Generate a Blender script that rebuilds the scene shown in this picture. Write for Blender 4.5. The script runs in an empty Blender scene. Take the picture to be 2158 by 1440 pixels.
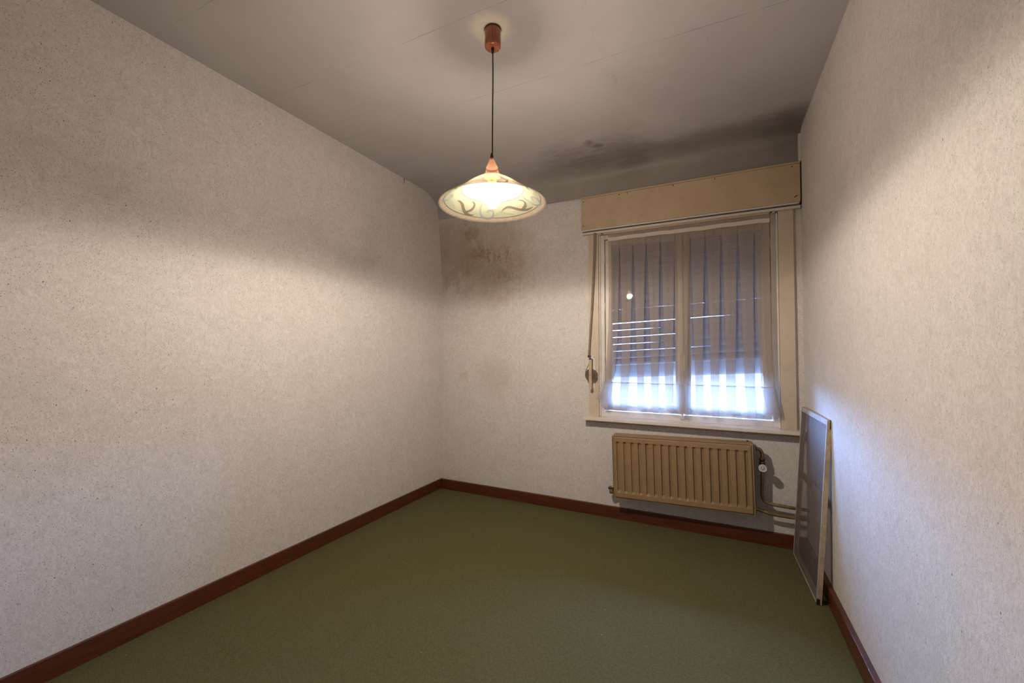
import bpy, bmesh, math, random
from mathutils import Vector, Matrix
random.seed(7)
S = bpy.context.scene
COL = S.collection
PI = math.pi
R = math.radians

# ------------------------------------------------------------------ camera
cam = bpy.data.cameras.new('camera')
cam.sensor_fit = 'HORIZONTAL'
cam.sensor_width = 36.0
cam.lens = 36.0 * 870.37 / 2158.0
cam.clip_start = 0.02
co = bpy.data.objects.new('camera', cam)
COL.objects.link(co)
yaw, pit, rol = 0.4543, 0.03, 0.0017
F = Vector((-math.sin(yaw) * math.cos(pit), math.cos(yaw) * math.cos(pit), math.sin(pit)))
Rv = Vector((math.cos(yaw), math.sin(yaw), 0))
Uv = Rv.cross(F)
R2 = Rv * math.cos(rol) + Uv * math.sin(rol)
U2 = -Rv * math.sin(rol) + Uv * math.cos(rol)
m = Matrix((R2, U2, -F)).transposed().to_4x4()
m.translation = Vector((0, 0, 1.25))
co.matrix_world = m
S.camera = co

# ------------------------------------------------------------------ world / light / exposure
w = bpy.data.worlds.new('daylight')
w.use_nodes = True
_wt = w.node_tree
_tc = _wt.nodes.new('ShaderNodeTexCoord')
_sx = _wt.nodes.new('ShaderNodeSeparateXYZ')
_wt.links.new(_tc.outputs['Generated'], _sx.inputs[0])
_cr = _wt.nodes.new('ShaderNodeValToRGB')      # street level below the horizon, open sky above
_mr = _wt.nodes.new('ShaderNodeMapRange')
_mr.inputs[1].default_value = -1.0; _mr.inputs[2].default_value = 1.0
_wt.links.new(_sx.outputs[2], _mr.inputs[0])
_wt.links.new(_mr.outputs[0], _cr.inputs[0])
_e = _cr.color_ramp.elements
_e[0].position = 0.0; _e[0].color = (0.0028, 0.0038, 0.0055, 1)
_e[1].position = 1.0; _e[1].color = (0.24, 0.44, 1.0, 1)
_n = _e.new(0.50); _n.color = (0.0038, 0.0052, 0.0080, 1)
_n = _e.new(0.56); _n.color = (0.26, 0.46, 1.0, 1)
_wt.links.new(_cr.outputs[0], _wt.nodes['Background'].inputs[0])
_wt.nodes['Background'].inputs[1].default_value = 430.0
S.world = w
BULB = 1600.0
SKYPORTAL = True
S.view_settings.view_transform = 'Standard'
S.view_settings.look = 'None'
S.view_settings.exposure = 0.0
S.view_settings.gamma = 1.0
S.view_settings.use_curve_mapping = False
S.cycles.use_denoising = True
S.cycles.max_bounces = 12
S.cycles.use_adaptive_sampling = True
S.cycles.adaptive_threshold = 0.035
S.cycles.diffuse_bounces = 7
S.cycles.transparent_max_bounces = 32
S.cycles.sample_clamp_indirect = 6.0
S.cycles.caustics_reflective = False
S.cycles.caustics_refractive = False

# window opening portal (steers samples to the sky; gives no light of its own)
pl = bpy.data.lights.new('window_portal', 'AREA')
pl.shape = 'RECTANGLE'; pl.size = 1.20; pl.size_y = 0.30
pl.cycles.is_portal = True
po = bpy.data.objects.new('window_portal', pl)
COL.objects.link(po)
po.location = (-0.21, 3.43, 0.97)
po.rotation_euler = (R(-90), 0, 0)

# ------------------------------------------------------------------ room numbers
XL, XR, D, H = -2.306, 0.5213, 3.2194, 2.7129
YR = -0.55           # rear wall, behind the camera
HB = 0.087

# ------------------------------------------------------------------ material helpers
def newmat(name):
    mt = bpy.data.materials.new(name)
    mt.use_nodes = True
    nt = mt.node_tree
    for n in list(nt.nodes):
        nt.nodes.remove(n)
    out = nt.nodes.new('ShaderNodeOutputMaterial')
    return mt, nt, out

class NB:
    """small node builder"""
    def __init__(s, nt): s.nt = nt
    def n(s, typ, **kw):
        nd = s.nt.nodes.new(typ)
        for k, v in kw.items(): setattr(nd, k, v)
        return nd
    def l(s, a, b): s.nt.links.new(a, b)
    def pos(s):
        return s.n('ShaderNodeNewGeometry').outputs['Position']
    def mapping(s, vec, sc=(1, 1, 1), loc=(0, 0, 0), rot=(0, 0, 0)):
        mp = s.n('ShaderNodeMapping')
        mp.inputs['Scale'].default_value = sc
        mp.inputs['Location'].default_value = loc
        mp.inputs['Rotation'].default_value = rot
        s.l(vec, mp.inputs['Vector'])
        return mp.outputs['Vector']
    def noise(s, vec, scale, detail=3, rough=0.5, dist=0.0):
        nd = s.n('ShaderNodeTexNoise')
        nd.inputs['Scale'].default_value = scale
        nd.inputs['Detail'].default_value = detail
        nd.inputs['Roughness'].default_value = rough
        nd.inputs['Distortion'].default_value = dist
        s.l(vec, nd.inputs['Vector'])
        return nd.outputs['Fac']
    def voro(s, vec, scale, feature='F1'):
        nd = s.n('ShaderNodeTexVoronoi', feature=feature)
        nd.inputs['Scale'].default_value = scale
        s.l(vec, nd.inputs['Vector'])
        return nd
    def ramp(s, fac, stops):
        nd = s.n('ShaderNodeValToRGB')
        el = nd.color_ramp.elements
        while len(el) > 1: el.remove(el[-1])
        el[0].position = stops[0][0]; c = stops[0][1]
        el[0].color = (c, c, c, 1) if not hasattr(c, '__len__') else (*c, 1)
        for p_, c in stops[1:]:
            e = el.new(p_)
            e.color = (c, c, c, 1) if not hasattr(c, '__len__') else (*c, 1)
        s.l(fac, nd.inputs['Fac'])
        return nd.outputs['Color']
    def math(s, op, a, b=None, clamp=False):
        nd = s.n('ShaderNodeMath', operation=op)
        nd.use_clamp = clamp
        for i, v in enumerate((a, b)):
            if v is None: continue
            if isinstance(v, (int, float)): nd.inputs[i].default_value = v
            else: s.l(v, nd.inputs[i])
        return nd.outputs[0]
    def mix(s, fac, a, b, blend='MIX'):
        nd = s.n('ShaderNodeMix', data_type='RGBA', blend_type=blend)
        for sock, v in ((nd.inputs[0], fac), (nd.inputs[6], a), (nd.inputs[7], b)):
            if isinstance(v, (int, float)): sock.default_value = v
            elif isinstance(v, tuple): sock.default_value = (*v, 1)
            else: s.l(v, sock)
        return nd.outputs[2]
    def sep(s, vec):
        nd = s.n('ShaderNodeSeparateXYZ'); s.l(vec, nd.inputs[0]); return nd.outputs
    def dist(s, vec, p):
        nd = s.n('ShaderNodeVectorMath', operation='DISTANCE')
        s.l(vec, nd.inputs[0]); nd.inputs[1].default_value = p
        return nd.outputs['Value']
    def bump(s, h, strength=0.3, distance=0.001):
        nd = s.n('ShaderNodeBump')
        nd.inputs['Strength'].default_value = strength
        nd.inputs['Distance'].default_value = distance
        s.l(h, nd.inputs['Height'])
        return nd.outputs['Normal']
    def bsdf(s, out, color, rough=0.6, spec=0.4, metal=0.0, normal=None, coat=0.0):
        b = s.n('ShaderNodeBsdfPrincipled')
        if isinstance(color, tuple): b.inputs['Base Color'].default_value = (*color, 1)
        else: s.l(color, b.inputs['Base Color'])
        if isinstance(rough, (int, float)): b.inputs['Roughness'].default_value = rough
        else: s.l(rough, b.inputs['Roughness'])
        b.inputs['Specular IOR Level'].default_value = spec
        b.inputs['Metallic'].default_value = metal
        b.inputs['Coat Weight'].default_value = coat
        if normal is not None: s.l(normal, b.inputs['Normal'])
        s.l(b.outputs[0], out.inputs['Surface'])
        return b

def simple(name, col, rough=0.5, spec=0.4, metal=0.0, var=0.08, vscale=30, dirt=0.0, bump=0.0):
    mt, nt, out = newmat(name); q = NB(nt)
    P = q.pos()
    nz = q.noise(P, vscale, 4, 0.6)
    dark = tuple(c * (1 - var) for c in col); lite = tuple(min(1, c * (1 + var)) for c in col)
    c = q.mix(q.ramp(nz, [(0.35, 0.0), (0.65, 1.0)]), dark, lite)
    if dirt:
        dn = q.ramp(q.noise(P, 9, 6, 0.7), [(0.5, 0.0), (0.75, dirt)])
        c = q.mix(dn, c, tuple(x * 0.45 for x in col))
        sp = q.voro(P, 90)
        spk = q.math('LESS_THAN', sp.outputs['Distance'], 0.11)
        c = q.mix(q.math('MULTIPLY', spk, dirt), c, tuple(x * 0.3 for x in col))
    nr = q.bump(q.noise(P, 220, 3), bump, 0.001) if bump else None
    q.bsdf(out, c, rough, spec, metal, nr)
    return mt

# wallpaper: vinyl-embossed off-white paper with pale wandering strokes and tiny dark flecks
def wallpaper(name, side):
    mt, nt, out = newmat(name); q = NB(nt)
    P = q.pos()
    # which in-plane axis runs along the wall
    st = q.mapping(P, (30, 30, 17), rot=(R(24), R(24), 0))
    warp = q.noise(st, 1.0, 5, 0.62, 1.6)
    strokes = q.ramp(warp, [(0.40, 0.0), (0.49, 0.75), (0.515, 1.0), (0.55, 0.35), (0.66, 0.0)])
    st2 = q.mapping(P, (110, 110, 55), rot=(R(-20), R(-14), 0))
    fine = q.noise(st2, 1.0, 4, 0.65, 1.2)
    fine_r = q.ramp(fine, [(0.36, 0.0), (0.62, 1.0)])
    cloud = q.ramp(q.noise(P, 5.5, 5, 0.6), [(0.3, 0.0), (0.7, 1.0)])
    base = q.mix(fine_r, (0.55, 0.517, 0.485), (0.70, 0.668, 0.638))
    base = q.mix(q.math('MULTIPLY', strokes, 0.38), base, (0.78, 0.745, 0.70))
    grain = q.ramp(q.noise(P, 260, 3, 0.7), [(0.36, 1.0), (0.52, 0.0)])
    base = q.mix(q.math('MULTIPLY', grain, 0.30), base, (0.38, 0.34, 0.30))
    blot = q.ramp(q.noise(P, 24, 5, 0.7), [(0.44, 0.0), (0.62, 1.0)])
    base = q.mix(q.math('MULTIPLY', blot, 0.16), base, (0.40, 0.365, 0.325))
    base = q.mix(q.math('MULTIPLY', cloud, 0.22), base, (0.50, 0.46, 0.41))
    # flecks in two sizes, clustered
    cl = q.ramp(q.noise(P, 9, 4, 0.65), [(0.40, 0.15), (0.62, 1.0)])
    for sc_, th, amt, col, kp in ((135, 0.27, 0.72, (0.17, 0.14, 0.11), 0.22), (215, 0.30, 0.55, (0.20, 0.165, 0.13), 0.20), (46, 0.105, 0.85 if side != 'back' else 0.5, (0.15, 0.085, 0.045), 0.50)):
        vm = q.mapping(P, (1, 1, 0.72))
        v = q.voro(vm, sc_)
        sepc = q.n('ShaderNodeSeparateColor'); q.l(v.outputs['Color'], sepc.inputs[0])
        rad = q.math('MULTIPLY', sepc.outputs[0], th)
        fl = q.math('LESS_THAN', v.outputs['Distance'], rad)
        keep = q.math('GREATER_THAN', q.math('MULTIPLY', sepc.outputs[1], cl), kp)
        f = q.math('MULTIPLY', q.math('MULTIPLY', fl, keep), amt)
        base = q.mix(f, base, col)
    x, y, z = q.sep(P)
    if side == 'back':
        # ragged damp stains; the two wide brown tints also paint in the upper wall's shade
        n1 = q.noise(P, 9, 7, 0.72)
        vn = q.noise(q.mapping(P, (26, 26, 3.0)), 1.0, 6, 0.7)
        grit = q.ramp(q.noise(q.mapping(P, (95, 95, 42)), 1.0, 5, 0.75), [(0.46, 0.0), (0.60, 1.0)])
        def blob(p, r, amp=0.16, sx=1.0):
            d = q.dist(P, p)
            d = q.math('ADD', d, q.math('MULTIPLY', q.math('SUBTRACT', n1, 0.5), amp * 2.6))
            d = q.math('ADD', d, q.math('MULTIPLY', q.math('SUBTRACT', vn, 0.5), amp))
            return q.ramp(d, [(max(0.0, r * 0.45), 1.0), (r, 0.0)])
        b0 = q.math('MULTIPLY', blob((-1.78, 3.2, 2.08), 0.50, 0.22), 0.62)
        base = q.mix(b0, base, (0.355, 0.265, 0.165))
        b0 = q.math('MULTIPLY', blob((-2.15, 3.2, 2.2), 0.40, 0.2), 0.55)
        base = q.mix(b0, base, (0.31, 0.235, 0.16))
        for p_, r_, a_ in (((-1.90, 3.2, 2.16), 0.10, 0.6), ((-1.80, 3.2, 2.12), 0.10, 0.65), ((-1.62, 3.2, 2.12), 0.08, 0.65), ((-1.77, 3.2, 2.00), 0.16, 0.4), ((-1.58, 3.2, 1.96), 0.14, 0.3), ((-1.95, 3.2, 2.30), 0.07, 0.5)):
            b1 = q.math('MULTIPLY', q.math('MULTIPLY', blob(p_, r_, 0.14), grit), a_)
            base = q.mix(b1, base, (0.20, 0.115, 0.055))
        b2 = q.math('MULTIPLY', blob((-2.05, 3.2, 1.06), 0.07, 0.10), 0.3)
        base = q.mix(b2, base, (0.42, 0.27, 0.12))
        b3 = q.math('MULTIPLY', blob((-1.75, 3.2, 1.05), 0.22, 0.12), 0.22)
        base = q.mix(b3, base, (0.36, 0.29, 0.19))
        # paper seam
        for xs in (-1.50,):
            sm = q.math('LESS_THAN', q.math('ABSOLUTE', q.math('SUBTRACT', x, xs)), 0.0016)
            base = q.mix(q.math('MULTIPLY', sm, 0.25), base, (0.24, 0.2, 0.16))
    else:
        for ys in (0.42, 0.95, 1.48, 2.01, 2.54, 3.07):
            sm = q.math('LESS_THAN', q.math('ABSOLUTE', q.math('SUBTRACT', y, ys)), 0.0011)
            base = q.mix(q.math('MULTIPLY', sm, 0.18), base, (0.26, 0.22, 0.18))
    if side == 'left':
        # torn paper joint below the ceiling
        ty = q.math('ABSOLUTE', q.math('SUBTRACT', y, 2.665))
        tz = q.math('SUBTRACT', z, 2.655)
        tr = q.math('MULTIPLY', q.math('GREATER_THAN', tz, 0.0), q.math('LESS_THAN', ty, q.math('MULTIPLY', tz, 0.14)))
        base = q.mix(q.math('MULTIPLY', tr, 0.8), base, (0.12, 0.07, 0.04))
    hgt = q.math('ADD', q.math('MULTIPLY', fine, 0.6), q.math('MULTIPLY', strokes, 0.4))
    nr = q.bump(hgt, 0.5, 0.0014)
    q.bsdf(out, base, 0.62, 0.28, 0, nr)
    return mt

def ceiling_mat():
    mt, nt, out = newmat('ceiling_paint'); q = NB(nt)
    P = q.pos()
    x, y, z = q.sep(P)
    cl = q.ramp(q.noise(P, 3.2, 6, 0.62), [(0.3, 0.0), (0.72, 1.0)])
    base = q.mix(cl, (0.43, 0.41, 0.415), (0.48, 0.46, 0.455))
    # soot along the cove: follows the window wall
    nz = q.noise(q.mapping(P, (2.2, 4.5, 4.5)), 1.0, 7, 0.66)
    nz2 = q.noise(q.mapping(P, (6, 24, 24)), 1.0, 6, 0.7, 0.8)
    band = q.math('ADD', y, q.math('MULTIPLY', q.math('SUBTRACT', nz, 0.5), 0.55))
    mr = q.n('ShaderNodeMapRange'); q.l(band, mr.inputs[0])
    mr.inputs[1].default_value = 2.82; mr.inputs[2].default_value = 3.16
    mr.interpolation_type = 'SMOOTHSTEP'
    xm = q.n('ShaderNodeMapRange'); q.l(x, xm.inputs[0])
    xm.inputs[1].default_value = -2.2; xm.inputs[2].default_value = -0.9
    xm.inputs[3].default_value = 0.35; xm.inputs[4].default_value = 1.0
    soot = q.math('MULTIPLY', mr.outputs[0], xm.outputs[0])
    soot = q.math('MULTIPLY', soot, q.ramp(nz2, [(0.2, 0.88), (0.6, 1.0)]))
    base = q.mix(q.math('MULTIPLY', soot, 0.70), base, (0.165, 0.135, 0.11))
    # separate mould blotches
    for p_, r_, a_ in (((-0.76, 2.76, H), 0.05, 0.6), ((-0.71, 2.83, H), 0.05, 0.65), ((-0.95, 2.88, H), 0.26, 0.35), ((-0.62, 2.98, H), 0.30, 0.38), ((0.45, 3.05, H), 0.24, 0.6), ((-0.50, 3.1, 2.68), 0.14, 0.3)):
        d = q.math('ADD', q.dist(P, p_), q.math('MULTIPLY', q.math('SUBTRACT', nz2, 0.5), r_ * 1.7))
        base = q.mix(q.math('MULTIPLY', q.ramp(d, [(r_ * 0.25, 1.0), (r_, 0.0)]), a_), base, (0.115, 0.085, 0.065))
    # plaster patch round the rose, enlarged and lightened to paint in the lamp's glow
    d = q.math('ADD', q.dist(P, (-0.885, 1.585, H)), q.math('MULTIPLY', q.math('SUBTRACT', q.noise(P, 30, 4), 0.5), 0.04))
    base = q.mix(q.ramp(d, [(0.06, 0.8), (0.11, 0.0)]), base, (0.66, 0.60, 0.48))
    # hairline cracks along the board joints, plus wandering ones
    wob = q.math('MULTIPLY', q.math('SUBTRACT', q.noise(P, 6, 5, 0.7), 0.5), 0.05)
    brk = q.ramp(q.noise(P, 4.3, 3), [(0.42, 0.15), (0.58, 1.0)])
    for y0, a_ in ((1.485, 0.5), (1.995, 0.5), (0.95, 0.4), (3.075, 0.5)):
        ln = q.math('ABSOLUTE', q.math('SUBTRACT', q.math('ADD', y, q.math('MULTIPLY', wob, 0.35)), y0))
        m_ = q.math('MULTIPLY', q.math('LESS_THAN', ln, 0.0016), brk)
        base = q.mix(q.math('MULTIPLY', m_, a_), base, (0.12, 0.10, 0.085))
    wob2 = q.math('MULTIPLY', q.math('SUBTRACT', q.noise(P, 3.5, 7, 0.72), 0.5), 0.42)
    for x0, a_ in ((-0.47, 0.45), (-0.02, 0.28), (-1.32, 0.0)):
        ln = q.math('ABSOLUTE', q.math('SUBTRACT', q.math('ADD', x, wob2), x0))
        m_ = q.math('MULTIPLY', q.math('LESS_THAN', ln, 0.0016), brk)
        base = q.mix(q.math('MULTIPLY', m_, a_), base, (0.13, 0.11, 0.09))
    # fly specks
    v = q.voro(P, 24)
    sc_ = q.n('ShaderNodeSeparateColor'); q.l(v.outputs['Color'], sc_.inputs[0])
    sp = q.math('MULTIPLY', q.math('LESS_THAN', v.outputs['Distance'], 0.045), q.math('GREATER_THAN', sc_.outputs[0], 0.5))
    base = q.mix(q.math('MULTIPLY', sp, 0.6), base, (0.1, 0.08, 0.07))
    nr = q.bump(q.noise(P, 5, 6, 0.6), 0.35, 0.012)
    q.bsdf(out, base, 0.5, 0.35, 0, nr)
    return mt

def carpet_mat():
    mt, nt, out = newmat('carpet_green'); q = NB(nt)
    P = q.pos()
    fib = q.noise(q.mapping(P, (120, 420, 200), rot=(0, 0, R(35))), 1.0, 3, 0.7)
    fib2 = q.noise(q.mapping(P, (380, 140, 200), rot=(0, 0, R(20))), 1.0, 3, 0.7)
    f = q.math('MULTIPLY', q.math('ADD', fib, fib2), 0.5)
    cl = q.ramp(q.noise(P, 3.0, 5, 0.6), [(0.3, 0.0), (0.7, 1.0)])
    c = q.mix(q.ramp(f, [(0.36, 0.0), (0.64, 1.0)]), (0.036, 0.036, 0.007), (0.170, 0.150, 0.056))
    mot = q.ramp(q.noise(P, 60, 4, 0.7), [(0.40, 0.0), (0.60, 1.0)])
    c = q.mix(q.math('MULTIPLY', mot, 0.30), c, (0.034, 0.036, 0.014))
    c = q.mix(q.math('MULTIPLY', cl, 0.28), c, (0.11, 0.10, 0.05))
    v = q.voro(P, 11)
    sc_ = q.n('ShaderNodeSeparateColor'); q.l(v.outputs['Color'], sc_.inputs[0])
    sp = q.math('MULTIPLY', q.math('LESS_THAN', v.outputs['Distance'], 0.022), q.math('GREATER_THAN', sc_.outputs[0], 0.55))
    c = q.mix(q.math('MULTIPLY', sp, 0.8), c, (0.5, 0.47, 0.42))
    nr = q.bump(f, 0.8, 0.003)
    b = q.bsdf(out, c, 0.92, 0.15, 0, nr)
    b.inputs['Sheen Weight'].default_value = 0.04
    b.inputs['Sheen Roughness'].default_value = 0.5
    return mt

def skirting_mat():
    mt, nt, out = newmat('skirting_stained_wood'); q = NB(nt)
    P = q.pos()
    g = q.noise(q.mapping(P, (7, 7, 90)), 1.0, 5, 0.6, 0.5)
    c = q.mix(q.ramp(g, [(0.35, 0.0), (0.65, 1.0)]), (0.066, 0.0165, 0.0065), (0.112, 0.030, 0.011))
    v = q.voro(P, 40)
    sc_ = q.n('ShaderNodeSeparateColor'); q.l(v.outputs['Color'], sc_.inputs[0])
    sp = q.math('MULTIPLY', q.math('LESS_THAN', v.outputs['Distance'], 0.06), q.math('GREATER_THAN', sc_.outputs[0], 0.72))
    c = q.mix(q.math('MULTIPLY', sp, 0.7), c, (0.45, 0.36, 0.3))
    q.bsdf(out, c, 0.36, 0.5)
    return mt

M = {}
M['wp_left'] = wallpaper('wallpaper_left', 'left')
M['wp_right'] = wallpaper('wallpaper_right', 'right')
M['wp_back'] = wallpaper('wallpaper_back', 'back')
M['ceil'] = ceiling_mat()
M['carpet'] = carpet_mat()
M['skirt'] = skirting_mat()
M['cream'] = simple('cream_gloss_paint', (0.48, 0.36, 0.235), 0.38, 0.4, var=0.04, vscale=6, dirt=0.25)
M['cream2'] = simple('pale_window_paint', (0.66, 0.60, 0.53), 0.4, 0.4, var=0.05, vscale=8, dirt=0.2)
M['casing'] = simple('yellowed_casing_paint', (0.55, 0.455, 0.35), 0.4, 0.4, var=0.05, vscale=6, dirt=0.2)
M['stone'] = simple('grey_stone', (0.03, 0.03, 0.033), 0.7, 0.3)
M['white'] = simple('white_rail_plastic', (0.60, 0.55, 0.50), 0.35, 0.4, var=0.03)
M['dark'] = simple('dark_gap', (0.03, 0.022, 0.018), 0.8, 0.2)
def slat_mat(name, col, thru):
    # thin foamed-plastic slats: mostly opaque, a trace of daylight soaks through
    mt, nt, out = newmat(name); q = NB(nt)
    b = q.n('ShaderNodeBsdfPrincipled')
    b.inputs['Base Color'].default_value = (*col, 1)
    b.inputs['Roughness'].default_value = 0.5
    t = q.n('ShaderNodeBsdfTranslucent'); t.inputs[0].default_value = (1, 1, 1, 1)
    mx = q.n('ShaderNodeMixShader'); mx.inputs[0].default_value = thru
    q.l(b.outputs[0], mx.inputs[1]); q.l(t.outputs[0], mx.inputs[2])
    q.l(mx.outputs[0], out.inputs['Surface'])
    return mt
M['slat'] = slat_mat('shutter_slat', (0.07, 0.06, 0.055), 0.036)
M['slat_bar'] = slat_mat('shutter_bottom_bar', (0.42, 0.42, 0.44), 0.09)
M['ochre'] = simple('radiator_ochre_paint', (0.285, 0.185, 0.088), 0.38, 0.45, var=0.05, vscale=12, dirt=0.12)
M['pipe'] = simple('bronze_pipe_paint', (0.27, 0.175, 0.095), 0.25, 0.6, metal=0.5, var=0.2, vscale=25)
M['pipe_dark'] = simple('tarnished_brass', (0.075, 0.05, 0.03), 0.35, 0.5, metal=0.5, var=0.2)
M['knob'] = simple('grey_white_knob', (0.50, 0.49, 0.45), 0.4, 0.4)
M['strap'] = simple('woven_strap', (0.23, 0.18, 0.135), 0.75, 0.2, var=0.2, vscale=140, bump=0.3)
M['frame_wood'] = simple('screen_frame_wood', (0.44, 0.34, 0.22), 0.6, 0.3, var=0.18, vscale=25, dirt=0.5)
M['frame_face'] = simple('screen_frame_tape', (0.40, 0.38, 0.34), 0.6, 0.3, var=0.15, vscale=30, dirt=0.5)
M['metal'] = simple('steel', (0.45, 0.45, 0.44), 0.3, 0.5, metal=0.8)
M['black'] = simple('black_plastic', (0.018, 0.015, 0.013), 0.4, 0.4)
M['copper'] = simple('pinkish_cap_plastic', (0.46, 0.23, 0.13), 0.42, 0.4, var=0.08)
M['cord'] = simple('black_cord', (0.03, 0.02, 0.016), 0.5, 0.4)

def wood_canopy():
    mt, nt, out = newmat('canopy_teak'); q = NB(nt)
    P = q.pos()
    g = q.noise(q.mapping(P, (160, 160, 8)), 1.0, 4, 0.6, 0.3)
    c = q.mix(q.ramp(g, [(0.35, 0.0), (0.65, 1.0)]), (0.20, 0.045, 0.012), (0.40, 0.11, 0.03))
    q.bsdf(out, c, 0.22, 0.6, coat=0.4)
    return mt
M['teak'] = wood_canopy()

def shade_glass(name, col, clear=0.60, haze=0.5):
    """frosted pressed glass: part of the light goes straight through, a little is scattered"""
    mt, nt, out = newmat(name); q = NB(nt)
    P = q.pos()
    nz = q.noise(q.mapping(P, (50, 50, 120)), 1.0, 4)
    c = q.mix(q.math('MULTIPLY', q.ramp(nz, [(0.4, 0.0), (0.7, 1.0)]), 0.12), col, tuple(v * 0.75 for v in col))
    d = q.n('ShaderNodeBsdfDiffuse'); q.l(c, d.inputs['Color'])
    t = q.n('ShaderNodeBsdfTranslucent'); q.l(c, t.inputs['Color'])
    mx = q.n('ShaderNodeMixShader'); mx.inputs[0].default_value = haze
    q.l(d.outputs[0], mx.inputs[1]); q.l(t.outputs[0], mx.inputs[2])
    tr = q.n('ShaderNodeBsdfTransparent'); tr.inputs[0].default_value = (1.0, 0.985, 0.96, 1)
    m2 = q.n('ShaderNodeMixShader'); m2.inputs[0].default_value = clear
    q.l(mx.outputs[0], m2.inputs[1]); q.l(tr.outputs[0], m2.inputs[2])
    q.l(m2.outputs[0], out.inputs['Surface'])
    return mt
M['sh_green'] = shade_glass('shade_glass_pale_green', (0.046, 0.0475, 0.033), haze=0.0)
M['sh_cream'] = shade_glass('shade_glass_cream', (0.058, 0.047, 0.035), haze=0.0)
M['sh_dome'] = shade_glass('shade_glass_dome', (0.052, 0.049, 0.043), 0.70, haze=0.0)
M['sh_outer'] = shade_glass('shade_glass_outside', (0.036, 0.0275, 0.015), 0.50, haze=0.6)
M['sh_olive'] = shade_glass('shade_paint_olive', (0.011, 0.009, 0.006), 0.22, haze=0.0)
M['sh_grey'] = shade_glass('shade_paint_grey', (0.018, 0.0195, 0.0185), 0.22, haze=0.0)
M['sh_leaf'] = shade_glass('shade_paint_leaf', (0.026, 0.034, 0.023), 0.75, haze=0.0)
M['socket'] = shade_glass('lamp_socket_cream', (0.26, 0.17, 0.07), 0.35, haze=0.03)
M['cap'] = shade_glass('shade_cap_plastic', (0.30, 0.16, 0.10), 0.50, haze=0.05)

def glow(name, strength, clear=False):
    mt, nt, out = newmat(name); q = NB(nt)
    e = q.n('ShaderNodeEmission')
    e.inputs[0].default_value = (1.0, 0.865, 0.73, 1)
    e.inputs[1].default_value = strength
    if clear:
        tr = q.n('ShaderNodeBsdfTransparent')
        ad = q.n('ShaderNodeAddShader')
        q.l(e.outputs[0], ad.inputs[0]); q.l(tr.outputs[0], ad.inputs[1])
        q.l(ad.outputs[0], out.inputs['Surface'])
    else:
        q.l(e.outputs[0], out.inputs['Surface'])
    return mt
M['filament'] = glow('filament_glow', BULB * 0.62 * (0.0305 / 0.013) ** 2)
M['bulb'] = glow('bulb_glow', BULB * 0.38, True)

def sheer(name, col, opac, weave=0.0, thru=0.14):
    mt, nt, out = newmat(name); q = NB(nt)
    P = q.pos()
    th = q.noise(q.mapping(P, (420, 420, 6)), 1.0, 3)
    th2 = q.noise(q.mapping(P, (8, 8, 500)), 1.0, 2)
    o = q.math('ADD', opac - 0.06, q.math('MULTIPLY', q.math('ADD', th, th2), 0.06 + weave))
    d = q.n('ShaderNodeBsdfDiffuse'); d.inputs[0].default_value = (*col, 1)
    t = q.n('ShaderNodeBsdfTranslucent'); t.inputs[0].default_value = (*col, 1)
    mx = q.n('ShaderNodeMixShader'); mx.inputs[0].default_value = thru
    q.l(d.outputs[0], mx.inputs[1]); q.l(t.outputs[0], mx.inputs[2])
    tr = q.n('ShaderNodeBsdfTransparent')
    m2 = q.n('ShaderNodeMixShader'); q.l(o, m2.inputs[0])
    q.l(tr.outputs[0], m2.inputs[1]); q.l(mx.outputs[0], m2.inputs[2])
    q.l(m2.outputs[0], out.inputs['Surface'])
    return mt
M['net'] = sheer('net_curtain_voile', (0.49, 0.41, 0.345), 0.37)
M['net_hem'] = sheer('net_curtain_hem', (0.52, 0.48, 0.46), 0.54)
M['net_tape'] = sheer('net_curtain_tape', (0.72, 0.62, 0.55), 0.93)
M['seam'] = sheer('net_curtain_seam', (0.45, 0.42, 0.40), 0.8)

def pane_mat():
    mt, nt, out = newmat('window_glass'); q = NB(nt)
    tr = q.n('ShaderNodeBsdfTransparent'); tr.inputs[0].default_value = (0.93, 0.95, 0.96, 1)
    g = q.n('ShaderNodeBsdfGlossy'); g.inputs['Roughness'].default_value = 0.02
    fr = q.n('ShaderNodeFresnel'); fr.inputs[0].default_value = 1.45
    mx = q.n('ShaderNodeMixShader'); q.l(fr.outputs[0], mx.inputs[0])
    q.l(tr.outputs[0], mx.inputs[1]); q.l(g.outputs[0], mx.inputs[2])
    q.l(mx.outputs[0], out.inputs['Surface'])
    return mt
M['glass'] = pane_mat()

def gauze_mat():
    mt, nt, out = newmat('insect_gauze'); q = NB(nt)
    P = q.pos()
    st = q.noise(q.mapping(P, (50, 50, 4)), 1.0, 5, 0.65)
    cl = q.noise(P, 7, 5, 0.6)
    c = q.mix(q.ramp(st, [(0.4, 0.0), (0.7, 1.0)]), (0.115, 0.096, 0.092), (0.165, 0.138, 0.13))
    c = q.mix(q.math('MULTIPLY', q.ramp(cl, [(0.45, 0.0), (0.7, 1.0)]), 0.3), c, (0.20, 0.165, 0.14))
    b = q.n('ShaderNodeBsdfPrincipled'); q.l(c, b.inputs['Base Color'])
    b.inputs['Roughness'].default_value = 0.7
    b.inputs['Specular IOR Level'].default_value = 0.25
    tr = q.n('ShaderNodeBsdfTransparent')
    mx = q.n('ShaderNodeMixShader'); mx.inputs[0].default_value = 0.64
    q.l(tr.outputs[0], mx.inputs[1]); q.l(b.outputs[0], mx.inputs[2])
    q.l(mx.outputs[0], out.inputs['Surface'])
    return mt
M['gauze'] = gauze_mat()

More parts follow.
